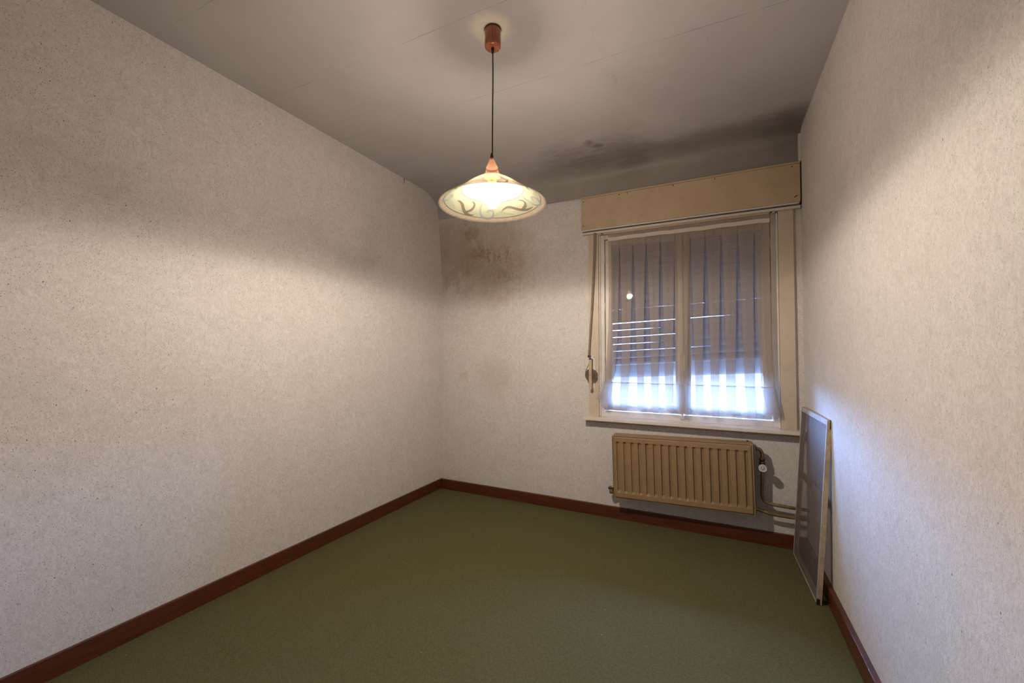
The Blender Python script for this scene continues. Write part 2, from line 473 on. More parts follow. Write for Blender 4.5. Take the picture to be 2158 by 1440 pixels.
# ------------------------------------------------------------------ object helpers
def link(name, bm, mats, parent=None, smooth=False, loc=None, recalc=True):
    if recalc:
        bmesh.ops.recalc_face_normals(bm, faces=bm.faces)
    me = bpy.data.meshes.new(name)
    bm.to_mesh(me); bm.free()
    o = bpy.data.objects.new(name, me)
    COL.objects.link(o)
    for mm in (mats if isinstance(mats, (list, tuple)) else [mats]):
        me.materials.append(M[mm] if isinstance(mm, str) else mm)
    if smooth:
        for p_ in me.polygons: p_.use_smooth = True
    if parent is not None: o.parent = parent
    if loc is not None: o.location = loc
    return o

def thing(name, label, cat, loc=(0, 0, 0), rot=(0, 0, 0), group=None):
    o = bpy.data.objects.new(name, None)
    o.empty_display_size = 0.1
    COL.objects.link(o)
    o.location = loc; o.rotation_euler = rot
    o['label'] = label; o['category'] = cat
    if group: o['group'] = group
    return o

def tag(o, label, cat):
    o['label'] = label; o['category'] = cat
    return o

def struct(o):
    o['kind'] = 'structure'
    return o

def box(bm, x0, x1, y0, y1, z0, z1, mi=0, bev=0.0):
    ret = bmesh.ops.create_cube(bm, size=1.0)
    vs = ret['verts']
    bmesh.ops.scale(bm, vec=(x1 - x0, y1 - y0, z1 - z0), verts=vs)
    bmesh.ops.translate(bm, vec=((x0 + x1) / 2, (y0 + y1) / 2, (z0 + z1) / 2), verts=vs)
    fs = set(f for v in vs for f in v.link_faces)
    for f in fs: f.material_index = mi
    if bev:
        es = list(set(e for v in vs for e in v.link_edges))
        bmesh.ops.bevel(bm, geom=es, offset=bev, segments=2, affect='EDGES', profile=0.6)
    return vs

def BM(*boxes, bev=0.0):
    bm = bmesh.new()
    for b in boxes: box(bm, *b, bev=bev)
    return bm

def lathe(bm, prof, seg=48, c=(0, 0, 0), axis='z', mi=None, cap=False):
    rings = []
    for r, h in prof:
        ring = []
        for i in range(seg):
            a = 2 * PI * i / seg
            p_ = (r * math.cos(a), r * math.sin(a), h)
            if axis == 'y': p_ = (p_[0], h, p_[1])
            if axis == 'x': p_ = (h, p_[0], p_[1])
            ring.append(bm.verts.new((c[0] + p_[0], c[1] + p_[1], c[2] + p_[2])))
        rings.append(ring)
    for k in range(len(rings) - 1):
        for i in range(seg):
            f = bm.faces.new((rings[k][i], rings[k][(i + 1) % seg], rings[k + 1][(i + 1) % seg], rings[k + 1][i]))
            if mi is not None: f.material_index = mi[k] if isinstance(mi, list) else mi
            f.smooth = True
    if cap:
        bm.faces.new(rings[0]); bm.faces.new(rings[-1])
    return rings

def catmull(pts, n=8):
    P = [Vector(p_) for p_ in pts]
    out = []
    for i in range(len(P) - 1):
        p0 = P[max(0, i - 1)]; p1 = P[i]; p2 = P[i + 1]; p3 = P[min(len(P) - 1, i + 2)]
        for k in range(n):
            t = k / n
            out.append(0.5 * ((2 * p1) + (-p0 + p2) * t + (2 * p0 - 5 * p1 + 4 * p2 - p3) * t * t + (-p0 + 3 * p1 - 3 * p2 + p3) * t ** 3))
    out.append(P[-1])
    return out

def tube(bm, pts, r, seg=16, cap=True, n=8, smooth=True):
    path = catmull(pts, n) if n > 1 else [Vector(p_) for p_ in pts]
    rings = []
    up = None
    for i, p_ in enumerate(path):
        t = (path[min(i + 1, len(path) - 1)] - path[max(i - 1, 0)]).normalized()
        if up is None:
            up = Vector((0, 0, 1)) if abs(t.z) < 0.9 else Vector((1, 0, 0))
        a = t.cross(up).normalized(); b = a.cross(t).normalized(); up = b
        rr = r(i / (len(path) - 1)) if callable(r) else r
        rings.append([bm.verts.new(p_ + (a * math.cos(2 * PI * k / seg) + b * math.sin(2 * PI * k / seg)) * rr) for k in range(seg)])
    for k in range(len(rings) - 1):
        for i in range(seg):
            f = bm.faces.new((rings[k][i], rings[k][(i + 1) % seg], rings[k + 1][(i + 1) % seg], rings[k + 1][i]))
            f.smooth = smooth
    if cap:
        bm.faces.new(rings[0]); bm.faces.new(rings[-1])

def lerp(a, b, t): return a + (b - a) * t
def interp(tab, v):
    if v <= tab[0][0]: return tab[0][1]
    for (a, x), (b, y) in zip(tab, tab[1:]):
        if v <= b: return x + (y - x) * (v - a) / (b - a)
    return tab[-1][1]

# ------------------------------------------------------------------ THE ROOM
struct(link('floor', BM((XL - .1, XR + .1, YR - .1, D + .3, -0.08, 0)), 'carpet'))

# left wall, right wall, rear wall
struct(link('wall_left', BM((XL - .1, XL, YR - .1, D + .1, -0.02, H + .1)), 'wp_left'))
struct(link('wall_right', BM((XR, XR + .1, YR - .1, D + .1, -0.02, H + .1)), 'wp_right'))
struct(link('wall_rear', BM((XL, XR, YR - .1, YR, -0.02, H + .1)), 'wp_right'))

# window opening
WX0, WX1, WZ0, WZ1 = -0.807, 0.391, 0.765, 2.20
ZC = 2.505           # upper edge of the wallpaper on the window wall
lean_tab = [(1.70, 0.0), (1.95, 0.008), (2.09, 0.022), (2.25, 0.040), (2.37, 0.056), (2.505, 0.070)]
def yb(x, z):
    s_ = max(0.0, min(1.0, (-0.94 - x) / (-0.94 - XL)))
    return D - interp(lean_tab, z) * s_
bm = bmesh.new()
xs = [XL, -2.1, -1.9, -1.7, -1.5, -1.3, -1.1, -0.94, WX0, WX1, XR]
zs = [0, .4, WZ0, 1.2, 1.7, 1.82, 1.95, 2.02, 2.09, 2.17, WZ1, 2.25, 2.31, 2.37, 2.44, ZC]
gv = [[bm.verts.new((x, yb(x, z), z)) for x in xs] for z in zs]
for j in range(len(zs) - 1):
    for i in range(len(xs) - 1):
        if xs[i] >= WX0 and xs[i + 1] <= WX1 and zs[j] >= WZ0 and zs[j + 1] <= WZ1: continue
        f = bm.faces.new((gv[j][i], gv[j][i + 1], gv[j + 1][i + 1], gv[j + 1][i])); f.smooth = True
for f in bm.faces: f.normal_update()
# wall mass behind the paper, with the opening
T = 0.32
box(bm, XL - .1, WX0, D + .001, D + T, -.02, H + .1)
box(bm, WX1, XR + .1, D + .001, D + T, -.02, H + .1)
box(bm, WX0, WX1, D + .001, D + T, -.02, WZ0)
box(bm, WX0, WX1, D + .001, D + T, WZ1, H + .1)
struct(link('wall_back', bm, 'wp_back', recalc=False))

# ceiling: flat sheet rolling down into a cove above the window wall
profL = [(YR - .05, 2.7129), (1.0, 2.7129), (2.0, 2.7129), (2.70, 2.7129), (2.80, 2.7125), (2.87, 2.7115), (2.921, 2.709), (2.965, 2.702), (3.007, 2.690), (3.050, 2.673), (3.081, 2.656), (3.103, 2.637), (3.119, 2.613), (3.133, 2.575), (3.143, 2.536), (3.1495, 2.504)]
profR = [(YR - .05, 2.7129), (1.0, 2.7129), (2.0, 2.7129), (2.70, 2.7129), (2.90, 2.7129), (3.00, 2.7129), (3.06, 2.7125), (3.11, 2.711), (3.145, 2.707), (3.170, 2.700), (3.190, 2.688), (3.203, 2.670), (3.211, 2.645), (3.215, 2.60), (3.217, 2.55), (3.218, 2.495)]
def sm(a): return a[0]
def dens(p_):
    return [tuple(v) for v in [(q_[0], q_[1]) for q_ in catmull([(a, b, 0) for a, b in p_], 3)]]
pL, pR = dens(profL), dens(profR)
bm = bmesh.new()
NX = 24
rows = []
for i in range(NX + 1):
    t = i / NX
    s_ = t ** 0.85
    row = []
    for (a, b), (c, d_) in zip(pL, pR):
        row.append(bm.verts.new((lerp(XL - .01, XR + .01, t), lerp(a, c, s_), lerp(b, d_, s_))))
    rows.append(row)
for i in range(NX):
    for k in range(len(pL) - 1):
        f = bm.faces.new((rows[i][k], rows[i][k + 1], rows[i + 1][k + 1], rows[i + 1][k])); f.smooth = True
box(bm, XL - .1, XR + .1, YR - .1, D + T, H + .03, H + .12)
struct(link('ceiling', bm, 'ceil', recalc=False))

# skirting boards
TB = 0.0217
def skirt(name, b): 
    return struct(link(name, BM(b, bev=0.002), 'skirt'))
skirt('baseboard_left', (XL - .002, XL + .014, YR, D, 0, HB))
skirt('baseboard_back', (XL + .012, XR, D - TB, D + .002, 0, HB - .001))
skirt('baseboard_right', (XR - TB, XR + .002, YR, D - TB, 0, HB))
# paper edging strip in the top corner of the right wall
struct(link('trim_1', BM((XR - .012, XR + .001, 3.186, 3.222, 2.50, 2.685), bev=.004), 'cream2'))

# ------------------------------------------------------------------ WINDOW
win = thing('window_1', 'x', 'x', (0, 0, 0))
del win['label']; del win['category']
struct(win)
YF = D + 0.0      # casing face is 2 cm proud
link('casing', BM((-0.887, WX0, D - .02, D + .01, WZ0 - .005, 2.212), bev=.002), 'casing', win)
link('casing', BM((WX1, 0.476, D - .02, D + .01, WZ0 - .005, 2.212), bev=.002), 'casing', win)
# fixed frame
FX0, FX1, FZ0, FZ1 = -0.765, 0.349, 0.813, 2.15
fr = BM((WX0, FX0, D + .004, D + .07, WZ0, WZ1), (FX1, WX1, D + .004, D + .07, WZ0, WZ1),
        (FX0, FX1, D + .004, D + .07, WZ0, FZ0 - .003), (FX0, FX1, D + .004, D + .07, FZ1, WZ1), bev=.003)
link('window_frame', fr, 'cream2', win)
# two sashes, each with its pane
def sash(x0, x1):
    w_ = 0.052
    g_ = .003
    s_ = link('sash', BM((x0 + g_, x0 + w_, D + .016, D + .06, FZ0, FZ1 - g_), (x1 - w_, x1 - g_, D + .016, D + .06, FZ0, FZ1 - g_),
                        (x0 + w_, x1 - w_, D + .016, D + .06, FZ0, FZ0 + .066), (x0 + w_, x1 - w_, D + .016, D + .06, FZ1 - .055, FZ1 - g_), bev=.003), 'cream2', win)
    link('pane', BM((x0 + w_ - .004, x1 - w_ + .004, D + .036, D + .040, FZ0 + .06, FZ1 - .05)), 'glass', s_)
    return s_
sl_ = sash(FX0, -0.2)
sr_ = sash(-0.2, FX1)
bm = BM((-0.232, -0.168, D + .004, D + .0155, FZ0 + .004, FZ1 - .01), bev=.004)
link('astragal', bm, 'cream2', win)
# espagnolette rod with handle, small latch on the bottom rail
bm = bmesh.new()
tube(bm, [(-0.196, D - .004, .84), (-0.196, D - .004, 2.1)], 0.004, 10, n=1)
link('bolt_rod', bm, 'cream2', win)
bm = bmesh.new()
box(bm, -0.21, -0.182, D - .018, D + .004, 1.19, 1.25, bev=.003)
tube(bm, [(-0.196, D - .022, 1.315), (-0.192, D - .030, 1.25), (-0.190, D - .030, 1.12)], 0.006, 10, n=6)
link('handle', bm, 'white', win)
bm = bmesh.new()
box(bm, -0.225, -0.195, D - .012, D + .005, 0.782, 0.808, bev=.003)
box(bm, -0.215, -0.200, D - .010, D + .016, 0.806, 0.836, bev=.003)
tube(bm, [(-0.192, D - .012, .790), (-0.182, D - .016, .802), (-0.172, D - .016, .792), (-0.176, D - .012, .782)], .0035, 8, n=4)
link('latch', bm, 'white', win)
# hinges
for hx, hz in ((FX0 - .002, 1.62), (FX1 + .002, 1.62), (FX0 - .002, 1.0), (FX1 + .002, 1.0), (FX0 - .002, 2.0), (FX1 + .002, 2.0)):
    bm = bmesh.new()
    tube(bm, [(hx, D + .010, hz - .035), (hx, D + .010, hz + .035)], 0.006, 10, n=1)
    link('hinge', bm, 'cream2', win)
# beaded stop moulding between casing and frame
for a_, b_ in ((WX0 + .001, WX0 + .012), (WX1 - .012, WX1 - .001)):
    link('stop_bead', BM((a_, b_, D - .010, D + .006, WZ0, 2.195), bev=.003), 'cream2', win)
# inner sill board
bm = BM((-0.918, 0.5205, D - .08, D + .012, 0.738, 0.7605), bev=.003)
link('window_sill', bm, 'cream2', win)
bm = BM((-0.912, 0.515, D - .018, D + .001, 0.716, 0.739), bev=.002)
link('sill_batten', bm, 'cream', win)
# outer stone sill
link('outer_sill', BM((WX0 - .05, WX1 + .05, D + .07, D + T + .06, .715, .762), bev=.003), 'stone', win)

# added unseen overhang outside, keeps sky light off the upper shutter slats
struct(link('added_overhang', BM((XL - .1, XR + .1, D + T, D + T + .65, 2.24, 2.42)), 'stone'))

# ------------------------------------------------------------------ ROLLER SHUTTER (outside the glass)
rs = thing('roller_shutter', 'grey slatted roller shutter lowered outside the window, light showing in its lower gaps', 'roller shutter', (0, D + .14, 1.07))
zl, zr_ = 2.16, 2.165
LZ, RZ = [zl], [zr_]
for k in range(12):
    zl -= 0.0558; zr_ -= 0.0515
    LZ.append(zl); RZ.append(zr_)
for k in range(6):
    zl -= 0.0562; zr_ -= 0.0532
    LZ.append(zl); RZ.append(zr_)
SX0, SX1 = WX0 + .001, WX1 - .001
def slat_mesh(lt, rt, h_l, h_r, yo):
    bm = bmesh.new()
    prof = [(0.0, 0.0), (-.004, .12), (-.0068, .35), (-.0068, .65), (-.004, .88), (0.0, 1.0), (.004, .98), (.004, .02)]
    cols = []
    for x, top, h_ in ((SX0, lt, h_l), (SX1, rt, h_r)):
        cols.append([bm.verts.new((x, yo + a, top - h_ + h_ * b - 1.07)) for a, b in prof])
    n_ = len(prof)
    for i in range(n_):
        bm.faces.new((cols[0][i], cols[0][(i + 1) % n_], cols[1][(i + 1) % n_], cols[1][i]))
    bm.faces.new(cols[0]); bm.faces.new(list(reversed(cols[1])))
    return bm
for k in range(len(LZ) - 1):
    lp = LZ[k] - LZ[k + 1]
    gap = 0.0017 if k >= 11 else (-0.001 if k not in (0, 9) else (-0.001 if k == 0 else 0.0001))
    gapr = {9: 0.0001, 11: -.0004, 12: -.003, 13: -.0014, 14: -.003, 15: -.0008, 16: -.0014, 17: -.0001}.get(k, -0.001)
    hl = lp - gap; hr = RZ[k] - RZ[k + 1] - gapr
    link('slat', slat_mesh(LZ[k], RZ[k], hl, hr, 0.0006 * (k % 2)), 'slat', rs)
lb, rb = LZ[-1], RZ[-1]
bm = slat_mesh(lb, rb, lb - 1.056, rb - 1.123, 0.0)
link('bottom_bar', bm, 'slat_bar', rs)
for x0, x1 in ((SX0 - .03, SX0 + .002), (SX1 - .002, SX1 + .03)):
    bm = BM((x0, x1, -.022, -.010, WZ0 - 1.07, WZ1 - 1.07), (x0, x1, .008, .020, WZ0 - 1.07, WZ1 - 1.07))
    # guides sit inside the reveal
# visible guide channels
link('guide', BM((SX0, SX0 + .03, -.024, -.012, WZ0 - 1.07, WZ1 - 1.07), bev=.001), 'white', rs)
link('guide', BM((SX1 - .03, SX1, -.024, -.012, WZ0 - 1.07, WZ1 - 1.07), bev=.001), 'white', rs)

# ------------------------------------------------------------------ SHUTTER BOX above the window
sb = thing('shutter_box', 'long cream painted shutter box mounted across the top of the window', 'shutter box', (-0.21, D - .035, 2.223))
X0, X1 = -0.937, 0.514
cx = -0.21
bm = bmesh.new()
box(bm, X0 - cx, X1 - cx, -.012, .034, 0.012, 0.262, bev=.004)
link('front_board', bm, 'cream', sb)
link('top_bead', BM((X0 - cx, X1 - cx, -.016, .020, 0.2625, 0.274), bev=.003), 'cream', sb)
link('bottom_lip', BM((X0 - cx + .002, X1 - cx - .006, -.008, .034, 0.0, 0.0115), bev=.002), 'white', sb)
for x, z in ((X0 + .018, .235), (X0 + .018, .045), (X0 + .30, .250), (X0 + .36, .250), (-0.25, .250), (0.02, .250), (0.47, .245), (X1 - .03, .045), (X1 - .022, .05)):
    bm = bmesh.new()
    lathe(bm, [(0.0001, -.0025), (.0032, -.002), (.0038, 0)], 12, (0, 0, 0), 'y')
    link('nail', bm, 'dark', sb, loc=(x - cx, -.0125, z))
link('end_gap', BM((X1 - cx + .0005, XR - .001 - cx, .0, .034, 0.002, 0.270)), 'dark', sb)

# ------------------------------------------------------------------ CURTAIN RAIL
cr = thing('curtain_rail', 'slim white curtain rail under the cream shutter box', 'curtain rail', (-0.21, D - .035, 2.185))
link('track', BM((-0.930 + .21, 0.512 + .21, -.010, .014, 0.010, 0.028), bev=.002), 'white', cr)
link('groove', BM((-0.930 + .215, 0.505 + .21, -.0115, -.0100, 0.0265, 0.0295)), 'dark', cr)
link('lower_rail', BM((-0.80 + .21, 0.372 + .21, -.004, .010, -.004, 0.010), bev=.002), 'cream', cr)
for x in (-0.775, 0.352):
    bm = bmesh.new()
    tube(bm, [(x + .21, -.006, .008), (x + .21, -.010, .002), (x + .225 if x < 0 else x + .195, -.010, -.003)], .003, 8, n=5)
    link('end_hook', bm, 'dark', cr)

# ------------------------------------------------------------------ NET CURTAIN
nc = thing('net_curtain', 'sheer pleated net curtain with ruffled hem hanging over the window', 'curtain', (-0.21, D - .052, 2.165))
gaps = [-.638, -.538, -.440, -.341, -.241, -.142, -.044, .055, .155, .253]
edges = [-0.722] + gaps + [0.340]
bands = [((a + b) / 2, (b - a) / 2) for a, b in zip(edges, edges[1:])]
rnd = random.Random(3)
jit = [(rnd.uniform(-1, 1), rnd.uniform(-1, 1), rnd.uniform(.85, 1.15), rnd.uniform(0, 6.28)) for _ in bands]
EL = [(0.82, -0.830), (0.887, -0.818), (1.035, -0.775), (1.24, -0.742), (1.45, -0.728), (1.8, -0.722), (2.17, -0.722)]
ER = [(0.83, 0.400), (0.87, 0.392), (1.035, 0.360), (1.3, 0.345), (1.6, 0.343), (2.17, 0.340)]
def gapfrac(z):
    return interp([(0.82, .50), (1.0, .46), (1.3, .38), (1.6, .28), (1.9, .17), (2.08, .05), (2.12, .015), (2.17, .01)], z)
shape = [(-.01, 1.00), (-.20, .86), (-.80, .62), (-.97, .5), (-1.0, .32), (-.95, .06), (-.6, -.05), (0, -.12), (.6, -.05), (.95, .06), (1.0, .32), (.97, .5), (.80, .62), (.20, .86), (.01, 1.00)]
def row_pts(z):
    L_, R_ = interp(EL, z), interp(ER, z)
    top = -0.722, 0.340
    g = gapfrac(z)
    dep = interp([(0.82, .020), (1.0, .016), (1.6, .011), (2.1, .006), (2.17, .005)], z)
    pts = []
    for bi, ((c, h), (ja, jb, jw, ph)) in enumerate(zip(bands, jit)):
        drop = (2.12 - z) / 1.3
        t = (c - top[0]) / (top[1] - top[0])
        # corners of the curtain flare sideways, the middle hangs straight
        e = max(0.0, 1 - t * 5.5) ; e2 = max(0.0, 1 - (1 - t) * 5.5)
        cc = c + (L_ - top[0]) * e + (R_ - top[1]) * e2 + 0.006 * ja * drop + .0025 * math.sin(z * 5 + ph) * drop
        hh = h * (1 - g * jw)
        if bi in (0, 10): hh = h * (1 - .35 * g)
        for (u, v) in shape:
            pts.append((cc + u * hh, v * dep + .004 * math.sin(z * 3.1 + ph) * drop))
    return [(L_, pts[0][1] * .5 + .004)] + pts + [(R_, pts[-1][1] * .5 + .004)]
def cloth(name, z0, z1, n, mat, bottom=False):
    bm = bmesh.new()
    rows = []
    for k in range(n + 1):
        z = lerp(z0, z1, k / n)
        pts = row_pts(z)
        row = []
        for i, (x, y) in enumerate(pts):
            zz = z
            if bottom:
                f_ = (z1 - z) / (z1 - z0)
                zb = 0.0
                t = i / (len(pts) - 1)
                ph = (i - 1) % 15
                zb += 0.014 * math.sin(t * 34 + 1.3) + 0.008 * math.sin(t * 71)
                zb += 0.055 * max(0, 1 - t * 14) + 0.020 * max(0, 1 - (1 - t) * 12)
                zz = z + zb * f_
                y = y * (1 + .35 * f_)
            row.append(bm.verts.new((x + .21, y, zz - 2.165)))
        rows.append(row)
    for a, b in zip(rows, rows[1:]):
        for i in range(len(a) - 1):
            f = bm.faces.new((a[i], a[i + 1], b[i + 1], b[i])); f.smooth = True
    o = link(name, bm, mat, nc, recalc=False)
    return o
cloth('net_panel', 1.035, 2.176, 46, 'net')
cloth('hem_ruffle', 0.832, 1.034, 14, 'net_hem', True)
cloth('hem_seam', 1.031, 1.036, 1, 'seam')
# heading tape
bm = bmesh.new()
n_ = 90
a = []
for k in range(n_ + 1):
    x = lerp(-0.722, 0.340, k / n_)
    y = -.010 + .0015 * math.sin(x * 64)
    dz = .0012 * math.sin(x * 31) + .0010 * math.sin(x * 11)
    a.append((bm.verts.new((x + .21, y, 2.119 + dz - 2.165)), bm.verts.new((x + .21, y, 2.147 + dz - 2.165))))
for p_, q_ in zip(a, a[1:]):
    bm.faces.new((p_[0], q_[0], q_[1], p_[1]))
link('heading_tape', bm, 'net_tape', nc, recalc=False)

# ------------------------------------------------------------------ SHUTTER STRAP AND WINDER
sw = thing('shutter_strap_winder', 'brown shutter strap with its coiled winder on the left window casing', 'shutter strap', (-0.86, D - .0205, 1.10))
ox, oy, oz = -0.86, D - .0205, 1.10
bm = bmesh.new()
# band from the box down to the guide: a flat strip with slight twist
pth = catmull([(-0.826, D - .044, 2.205, 0), (-0.836, D - .046, 1.95, 0), (-0.850, D - .050, 1.6, 0), (-0.878, D - .052, 1.27, 0), (-0.880, D - .048, 1.235, 0)], 8) if False else None
strip = []
ctrl = [(-0.828, D - .046, 2.203, .0095), (-0.834, D - .047, 2.0, .0085), (-0.847, D - .050, 1.75, .007), (-0.862, D - .052, 1.5, .0055), (-0.876, D - .052, 1.30, .005), (-0.879, D - .046, 1.232, .006)]
P1 = catmull([c[:3] for c in ctrl], 6)
for i, p_ in enumerate(P1):
    t = i / (len(P1) - 1) * (len(ctrl) - 1)
    k = min(int(t), len(ctrl) - 2)
    hw = lerp(ctrl[k][3], ctrl[k + 1][3], t - k)
    strip.append([bm.verts.new((p_.x - ox + s1 * hw, p_.y - oy + s2 * .0009, p_.z - oz)) for s1, s2 in ((-1, -1), (1, -1), (1, 1), (-1, 1))])
for a, b in zip(strip, strip[1:]):
    for i in range(4): bm.faces.new((a[i], a[(i + 1) % 4], b[(i + 1) % 4], b[i]))
bm.faces.new(strip[0]); bm.faces.new(strip[-1])
link('strap', bm, 'strap', sw)
bm = bmesh.new()
box(bm, -.887 - ox, -.868 - ox, -.034, 0, 1.222 - oz, 1.240 - oz, bev=.003)
tube(bm, [(-.886 - ox, -.034, 1.240 - oz), (-.868 - ox, -.034, 1.236 - oz)], .004, 8, n=1)
link('strap_guide', bm, 'pipe_dark', sw)
# coil of strap
bm = bmesh.new()
turns = 7.0; N = 220; r0, r1 = .010, .046
cxx, czz, cyy = -.862 - ox, 1.088 - oz, -.034
prev = None
for i in range(N + 1):
    t = i / N
    a_ = t * turns * 2 * PI + .8
    rr = lerp(r0, r1, t)
    c_, s_ = math.cos(a_), math.sin(a_)
    ring = [bm.verts.new((cxx + (rr + dr) * c_, cyy + dy, czz + (rr + dr) * s_ * 1.1)) for dr, dy in ((-.0011, -.009), (.0011, -.009), (.0011, .013), (-.0011, .013))]
    if prev:
        for k in range(4): bm.faces.new((prev[k], prev[(k + 1) % 4], ring[(k + 1) % 4], ring[k]))
    prev = ring
link('strap_coil', bm, 'strap', sw)
bm = bmesh.new()
tube(bm, [(-.876 - ox, -.030, 1.225 - oz), (-.872 - ox, -.030, 1.19 - oz), (-.888 - ox, -.032, 1.15 - oz), (-.9085 - ox, -.033, 1.105 - oz)], .0028, 8, n=6)
link('strap_tail', bm, 'strap', sw)
link('winder_bracket', BM((-.874 - ox, -.852 - ox, -.0495, -.0455, .985 - oz, 1.215 - oz), (-.874 - ox, -.852 - ox, -.0495, 0, 1.205 - oz, 1.215 - oz), (-.874 - ox, -.852 - ox, -.0495, 0, .975 - oz, .985 - oz), bev=.0015), 'cream', sw)
link('back_plate', BM((-.878 - ox, -.836 - ox, -.004, 0, .965 - oz, 1.235 - oz), bev=.001), 'cream2', sw)
bm = bmesh.new()
lathe(bm, [(.0001, -.052), (.006, -.0515), (.0065, .0)], 16, (cxx, 0, czz), 'y')
link('spindle', bm, 'metal', sw)
for z in (1.225, .975):
    bm = bmesh.new()
    lathe(bm, [(.0001, -.0065), (.004, -.006), (.005, -.004)], 12, (-.845 - ox, 0, z - oz), 'y')
    link('screw', bm, 'metal', sw)

# ------------------------------------------------------------------ RADIATOR
ra = thing('radiator', 'ochre painted steel panel radiator with vertical channels under the window sill', 'radiator', (-0.2185, 3.125, 0.213), (0, R(-1.35), 0))
RW = 0.905; hw = RW / 2; RH = 0.446
YFp = 3.065 - 3.125       # front plate plane
# front plate as a relief: recessed channels between raised bars
bm = bmesh.new()
NS = 17
sx0, sx1 = -0.630 + .2185, 0.187 + .2185
pitch = (sx1 - sx0) / (NS - 1)
px0, px1 = -hw + .014, hw - .016
xcols = [px0, px0 + .004]
sw2 = .0085
for i in range(NS):
    c = sx0 + i * pitch
    xcols += [c - sw2 - .0012, c - sw2 + .0005, c + sw2 - .0005, c + sw2 + .0012]
xcols += [px1 - .004, px1]
def chan(x):
    for i in range(NS):
        c = sx0 + i * pitch
        if abs(x - c) < sw2 - .0001: return 1
    return 0
zrows = [(.006, 0, 0), (.010, 0, 0), (.040, 0, 0), (.047, .5, .4), (.055, 1, 1), (RH - .048, 1, 1), (RH - .042, .35, 1), (RH - .038, 0, 0), (RH - .010, 0, 0), (RH - .006, 0, 0)]
vv = []
for (z, kb, kc) in zrows:
    r_ = []
    for j, x in enumerate(xcols):
        d_ = chan(x) * .0135 * kc
        inside = sx0 - sw2 - .01 < x < sx1 + sw2 + .01
        if inside: d_ += .0022 * kb
        if j in (0, len(xcols) - 1) or z in (zrows[0][0], zrows[-1][0]): d_ = .003
        r_.append(bm.verts.new((x, YFp + d_, z)))
    vv.append(r_)
for a, b in zip(vv, vv[1:]):
    for i in range(len(a) - 1): bm.faces.new((a[i], a[i + 1], b[i + 1], b[i]))
# rim returning to the back
rim = [vv[0][0], vv[0][-1], vv[-1][-1], vv[-1][0]]
def backed(seq):
    nb = [bm.verts.new((v.co.x, YFp + .014, v.co.z)) for v in seq]
    for i in range(len(seq) - 1): bm.faces.new((seq[i], seq[i + 1], nb[i + 1], nb[i]))
backed(vv[0]); backed(vv[-1]); backed([r_[0] for r_ in vv]); backed([r_[-1] for r_ in vv])
link('front_panel', bm, 'ochre', ra)
link('back_panel', BM((-hw + .01, hw - .01, .045, .058, 0.006, RH - .006), bev=.003), 'ochre', ra)
link('side_cover', BM((-hw, -hw + .006, YFp + .008, .058, 0, RH), (-hw, -hw + .013, YFp + .008, YFp + .016, 0, RH), bev=.002), 'ochre', ra)
link('side_cover', BM((hw - .006, hw, YFp + .008, .058, 0, RH), (hw - .015, hw, YFp + .008, YFp + .016, 0, RH), bev=.002), 'ochre', ra)
bm = bmesh.new()
for k in range(7):
    y = YFp + .012 + k * .0165
    box(bm, -hw + .004, hw - .004, y, y + .0115, RH - .004, RH + .003, bev=.0012)
for k in range(12):
    x = -hw + .03 + k * (RW - .06) / 11
    box(bm, x - .003, x + .003, YFp + .012, .055, RH - .006, RH - .002)
link('top_grille', bm, 'ochre', ra)
bm = bmesh.new()
for k in range(NS * 2):
    x = sx0 + k * pitch / 2
    box(bm, x - .0015, x + .0015, YFp + .016, .045, .03, RH - .03)
link('convector_fins', bm, 'ochre', ra)
link('bottom_plate', BM((-hw + .003, hw - .003, YFp + .009, .056, -.004, .003), bev=.001), 'ochre', ra)
# vent plug on top right, lower left shut-off
bm = bmesh.new()
lathe(bm, [(.0001, .012), (.005, .0115), (.006, 0)], 12, (hw - .03, .03, RH + .002), 'z')
link('bleed_screw', bm, 'pipe_dark', ra)
bm = bmesh.new()
tube(bm, [(-hw + .004, .02, .014), (-hw - .030, .02, .014)], .0125, 14, n=1)
lathe(bm, [(.0001, -.008), (.017, -.007), (.0185, 0), (.0185, .018), (.014, .026), (.0001, .027)], 6, (-hw - .030, .02, .012), 'z')
tube(bm, [(-hw - .030, .02, .030), (-hw - .044, .014, .042), (-hw - .034, .004, .054), (-hw - .008, .004, .056)], .010, 12, n=5)
link('lockshield_valve', bm, 'pipe', ra)

# pipes
def pipe_thing(name, label, cat, pts, r, loc):
    bm = bmesh.new()
    tube(bm, [tuple(Vector(p_) - Vector(loc)) for p_ in pts], r, 18, n=6)
    return bm
vt = thing('radiator_valve', 'bronze elbow valve with round grey knob at the upper right of the ochre radiator', 'valve', (0.275, 3.15, 0.513))
vx, vy, vz = 0.275, 3.15, 0.513
bm = bmesh.new()
tube(bm, [(.2385 - vx, 0, .632 - vz), (.249 - vx, 0, .632 - vz)], .0135, 16, n=1)
tube(bm, [(.245 - vx, 0, .632 - vz), (.258 - vx, 0, .631 - vz), (.270 - vx, 0, .618 - vz), (.2755 - vx, 0, .598 - vz), (.2765 - vx, 0, .560 - vz)], .0105, 16, n=6)
link('elbow', bm, 'pipe', vt)
bm = bmesh.new()
lathe(bm, [(.0105, .060), (.0165, .058), (.0165, .046), (.013, .043), (.013, .038), (.018, .036), (.018, .022), (.012, .018), (.012, -.02)], 10, (0.0005, 0, 0), 'z')
tube(bm, [(0.0005, 0, 0), (0.0005, -.032, 0)], .011, 12, n=1)
link('valve_body', bm, 'pipe_dark', vt)
bm = bmesh.new()
